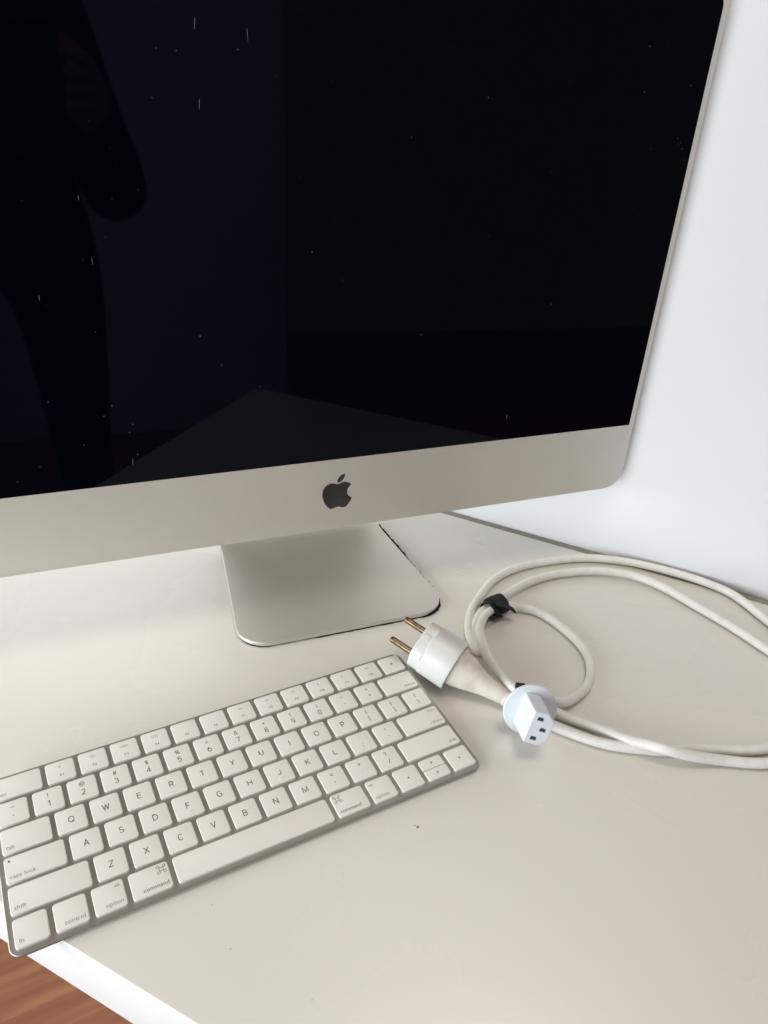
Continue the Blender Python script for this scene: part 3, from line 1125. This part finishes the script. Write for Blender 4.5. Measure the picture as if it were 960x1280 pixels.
def band(centre, axis, width, rx, rz, thick, turns=1.0, a0=0.0, drift=0.0):
    """A flat strap wound round the cables: a closed strip of real thickness, its edges uneven."""
    side = axis.cross(Vector((0, 0, 1))).normalized()
    up = side.cross(axis)
    rings = []
    n = int(30 * turns)
    for k in range(n + 1):
        a = a0 + 2 * pi * turns * k / n
        g = 1 + .05 * k / n + rnd.uniform(-.015, .015)
        e = Vector(side * (rx * cos(a) * g) + up * (rz * sin(a) * g))
        o = e.normalized() * thick
        c = centre + axis * (drift * (k / n - .5) + rnd.uniform(-.2, .2))
        w0, w1 = width / 2 + rnd.uniform(-.25, .25), width / 2 + rnd.uniform(-.25, .25)
        rings.append([tuple(c + e - axis * w0), tuple(c + e + axis * w1), tuple(c + e + o + axis * w1), tuple(c + e + o - axis * w0)])
    return loft(rings)


mid = (c1 + c2) / 2
tm.add(*band(mid - tdir * 2.5, tdir, 12.5, 7.2, 6.0, 1.1, 1.15, .4, 1.0))
tm.add(*band(mid + tdir * 3.0 - tside * .4, (tdir + tside * .16).normalized(), 11.5, 7.9, 6.6, 1.1, 1.1, 2.0, 2.5))
tm.add(*band(mid + tdir * .5 + tside * .3, (tdir - tside * .10).normalized(), 8.0, 8.7, 7.5, 0.9, .55, .2, -2.0))
tie = cobj('cable_tie', tm, M_VELCRO, angle=30)
tie['label'] = 'black fabric strap wrapped round the cable bundle'
fl2 = MB()
a0, a1 = onz(619, 752, 18.0), onz(644, 763, 11.5)
wv = (onz(618, 768, 10) - onz(612, 756, 10)).normalized()
strip = []
for k in range(7):
    t = k / 6
    p = a0 + (a1 - a0) * t + Vector((0, 0, 1.2 * sin(t * pi)))
    w = 3.9 - 1.2 * t + rnd.uniform(-.3, .3)
    strip.append([tuple(p - wv * w), tuple(p + wv * w), tuple(p + wv * w + Vector((0, 0, -1.3))), tuple(p - wv * w + Vector((0, 0, -1.3)))])
fl2.add(*loft(strip))
a0, a1 = onz(612, 771, 12.0), onz(627, 770, 3.5)
strip = []
for k in range(6):
    t = k / 5
    p = a0 + (a1 - a0) * t
    w = 2.4 - .9 * t + rnd.uniform(-.5, .5)
    strip.append([tuple(p - tdir * w), tuple(p + tdir * w), tuple(p + tdir * w + Vector((.5, -1.1, -.4))), tuple(p - tdir * w + Vector((.5, -1.1, -.4)))])
fl2.add(*loft(strip))
cobj('strap_end', fl2, M_VELCRO, tie, angle=30)
b0 = onz(650, 859, 16)
bb = MB().add(*slab(rrect(7, 3.2, .8, 3), 0, 5, .6), Matrix.Translation(b0 + Vector((0, 0, -2))) @ Matrix.Rotation(-.6, 4, 'Z'))
cobj('strap_tab', bb, M_VELCRO, tie)

# ------------------------------------------------------------------ specks of dirt on the desk
cr = MB()
for x, y, r in [(522, 1034, .9), (518, 1032, .45), (265, 1131, .3), (288, 1186, .35), (747, 1022, .3), (821, 978, .3), (870, 857, .25), (390, 1250, .3), (563, 730, .4), (566, 734, .3)]:
    p = onz(x, y)
    m = Matrix.Translation(p)
    rg = [[(r * q * (1 + .25 * rnd.uniform(-1, 1)) * cos(2 * pi * i / 8), r * .7 * q * sin(2 * pi * i / 8), z * r) for i in range(8)] for z, q in ((0.02, .8), (.25, 1), (.5, .55))]
    cr.add(*loft(rg), m)
tag(obj('crumbs', cr.mesh('crumbs', M_CRUMB)), 'tiny brown crumbs scattered on the white desk top', 'crumbs', 'stuff')

# ------------------------------------------------------------------ the photographer, seen only as a dark shape mirrored in the screen
J = {'pelvis': (-170, -930, 170, 130, 105), 'waist': (-175, -905, 310, 120, 95), 'chest': (-195, -850, 460, 135, 105), 'nape': (-205, -800, 585, 56, 56),
     'head_low': (-200, -775, 650, 66, 72), 'head_mid': (-198, -768, 715, 76, 88), 'head_top': (-200, -775, 780, 62, 72),
     'shoulder_r': (-45, -835, 530, 66, 66), 'upper_r': (10, -745, 370, 56, 56), 'elbow_r': (72, -635, 195, 48, 48), 'fore_r': (68, -540, 275, 42, 42), 'wrist_r': (62, -450, 335, 27, 30),
     'shoulder_l': (-385, -825, 530, 66, 66), 'upper_l': (-375, -720, 380, 56, 56), 'elbow_l': (-300, -595, 235, 48, 48), 'fore_l': (-180, -525, 285, 42, 42), 'wrist_l': (-62, -445, 330, 27, 30),
     'palm_r': (72, -405, 356, 15, 33), 'palm_l': (-34, -405, 350, 15, 33),
     'hip_r': (-75, -935, 90, 98, 98), 'knee_r': (-75, -905, -290, 62, 62), 'calf_r': (-75, -925, -430, 56, 56), 'ankle_r': (-75, -945, -660, 42, 42), 'heel_r': (-75, -955, -704, 34, 34), 'toe_r': (-58, -800, -714, 24, 24),
     'hip_l': (-310, -935, 90, 98, 98), 'knee_l': (-320, -905, -290, 62, 62), 'calf_l': (-320, -925, -430, 56, 56), 'ankle_l': (-322, -945, -660, 42, 42), 'heel_l': (-322, -955, -704, 34, 34), 'toe_l': (-335, -800, -714, 24, 24)}
LINKS = [('pelvis', 'waist'), ('waist', 'chest'), ('chest', 'nape'), ('nape', 'head_low'), ('head_low', 'head_mid'), ('head_mid', 'head_top')]
for sd in 'rl':
    LINKS += [('chest', 'shoulder_' + sd), ('shoulder_' + sd, 'upper_' + sd), ('upper_' + sd, 'elbow_' + sd), ('elbow_' + sd, 'fore_' + sd), ('fore_' + sd, 'wrist_' + sd), ('wrist_' + sd, 'palm_' + sd),
              ('pelvis', 'hip_' + sd), ('hip_' + sd, 'knee_' + sd), ('knee_' + sd, 'calf_' + sd), ('calf_' + sd, 'ankle_' + sd), ('ankle_' + sd, 'heel_' + sd), ('heel_' + sd, 'toe_' + sd)]
    sx = 1 if sd == 'r' else -1
    px, py, pz = J['palm_' + sd][:3]
    for k, (dz, ln) in enumerate(((26, 34), (9, 38), (-8, 36), (-24, 30))):     # fingers closing round the phone's edge
        a, b, c = 'f%d_%s' % (k, sd), 'g%d_%s' % (k, sd), 'h%d_%s' % (k, sd)
        J[a] = (px - sx * 4, py + 22, pz + dz, 9, 9)
        J[b] = (px - sx * 10, py + 22 + ln * .45, pz + dz + 3, 8, 8)
        J[c] = (px - sx * 24, py + 22 + ln * .55, pz + dz + 5, 7, 7)
        LINKS += [('palm_' + sd, a), (a, b), (b, c)]
    J['t0_' + sd] = (px - sx * 14, py - 8, pz + 30, 11, 11)
    J['t1_' + sd] = (px - sx * 32, py - 4, pz + 46, 9, 9)
    LINKS += [('palm_' + sd, 't0_' + sd), ('t0_' + sd, 't1_' + sd)]
names = list(J)
BASE = Vector((-220, -930, FLOOR))
pm_ = bpy.data.meshes.new('person')
pm_.from_pydata([tuple((Vector(J[n_][:3]) - BASE) * MM) for n_ in names], [(names.index(a), names.index(b)) for a, b in LINKS], [])
po_ = bpy.data.objects.new('person', pm_)
COL.objects.link(po_)
sk = po_.modifiers.new('skin', 'SKIN')
sk.use_smooth_shade = True
for n_, sv in zip(names, pm_.skin_vertices[0].data):
    sv.radius = (J[n_][3] * MM, J[n_][4] * MM)
    sv.use_root = n_ == 'pelvis'
sb = po_.modifiers.new('sub', 'SUBSURF')
sb.levels = sb.render_levels = 2
body = bpy.data.meshes.new_from_object(po_.evaluated_get(bpy.context.evaluated_depsgraph_get()))
bpy.data.objects.remove(po_)
M_CLOTH = mat('dark_navy_clothes', (0.012, 0.012, 0.016), 0.9, 0, 0.2, (40, 0.2))
M_SKIN = mat('skin', (0.30, 0.18, 0.13), 0.55)
M_HAIR = mat('dark_hair', (0.015, 0.012, 0.010), 0.6)
body.materials.clear()
body.materials.append(M_CLOTH)
body.materials.append(M_SKIN)
for f in body.polygons:
    c = f.center / MM + BASE
    f.material_index = 1 if (c.z > 600 or (c.y > -440 and c.z > 200)) else 0
body.shade_smooth()
body.name = 'person'
person = obj('person', body, None, BASE)
tag(person, 'standing person in dark clothes holding up a phone, mirrored in the black screen', 'person')
hr = MB()
hm_ = Matrix.Translation(Vector((-200, -782, 738)) - BASE)
hr.add(*loft([[(86 * cos(2 * pi * i / 24) * sin(a), 98 * sin(2 * pi * i / 24) * sin(a), 92 * cos(a)) for i in range(24)] for a in [.02 + 1.5 * k / 9 for k in range(10)]]), hm_)
obj('hair', hr.mesh('hair', M_HAIR), person)

# the phone: its lens is where the picture is taken from
fw, rt, dn = CAM_R.row[2], CAM_R.row[0], CAM_R.row[1]
pc = CAM_C - fw * 11 + dn * 52 - rt * 19
FM = Matrix((rt, -dn, -fw)).transposed().to_4x4()
phone = empty('phone', pc)
phone.rotation_euler = FM.to_3x3().to_euler()
tag(phone, 'dark phone held up in both hands by the standing person', 'phone')
M_PHONE = mat('dark_phone_glass', (0.02, 0.02, 0.024), 0.25)
obj('body', MB().add(*slab(rrect(76, 152, 11, 6), -4, 4, 1.2, 1.2)).mesh('body', M_PHONE), phone)
for lx, ly in ((19, 52), (19, 28)):
    obj('lens', MB().add(*slab(circle(lx, ly, 8, 20), -5.2, -4.05, 0, .4)).mesh('lens', M_LOGO), phone)
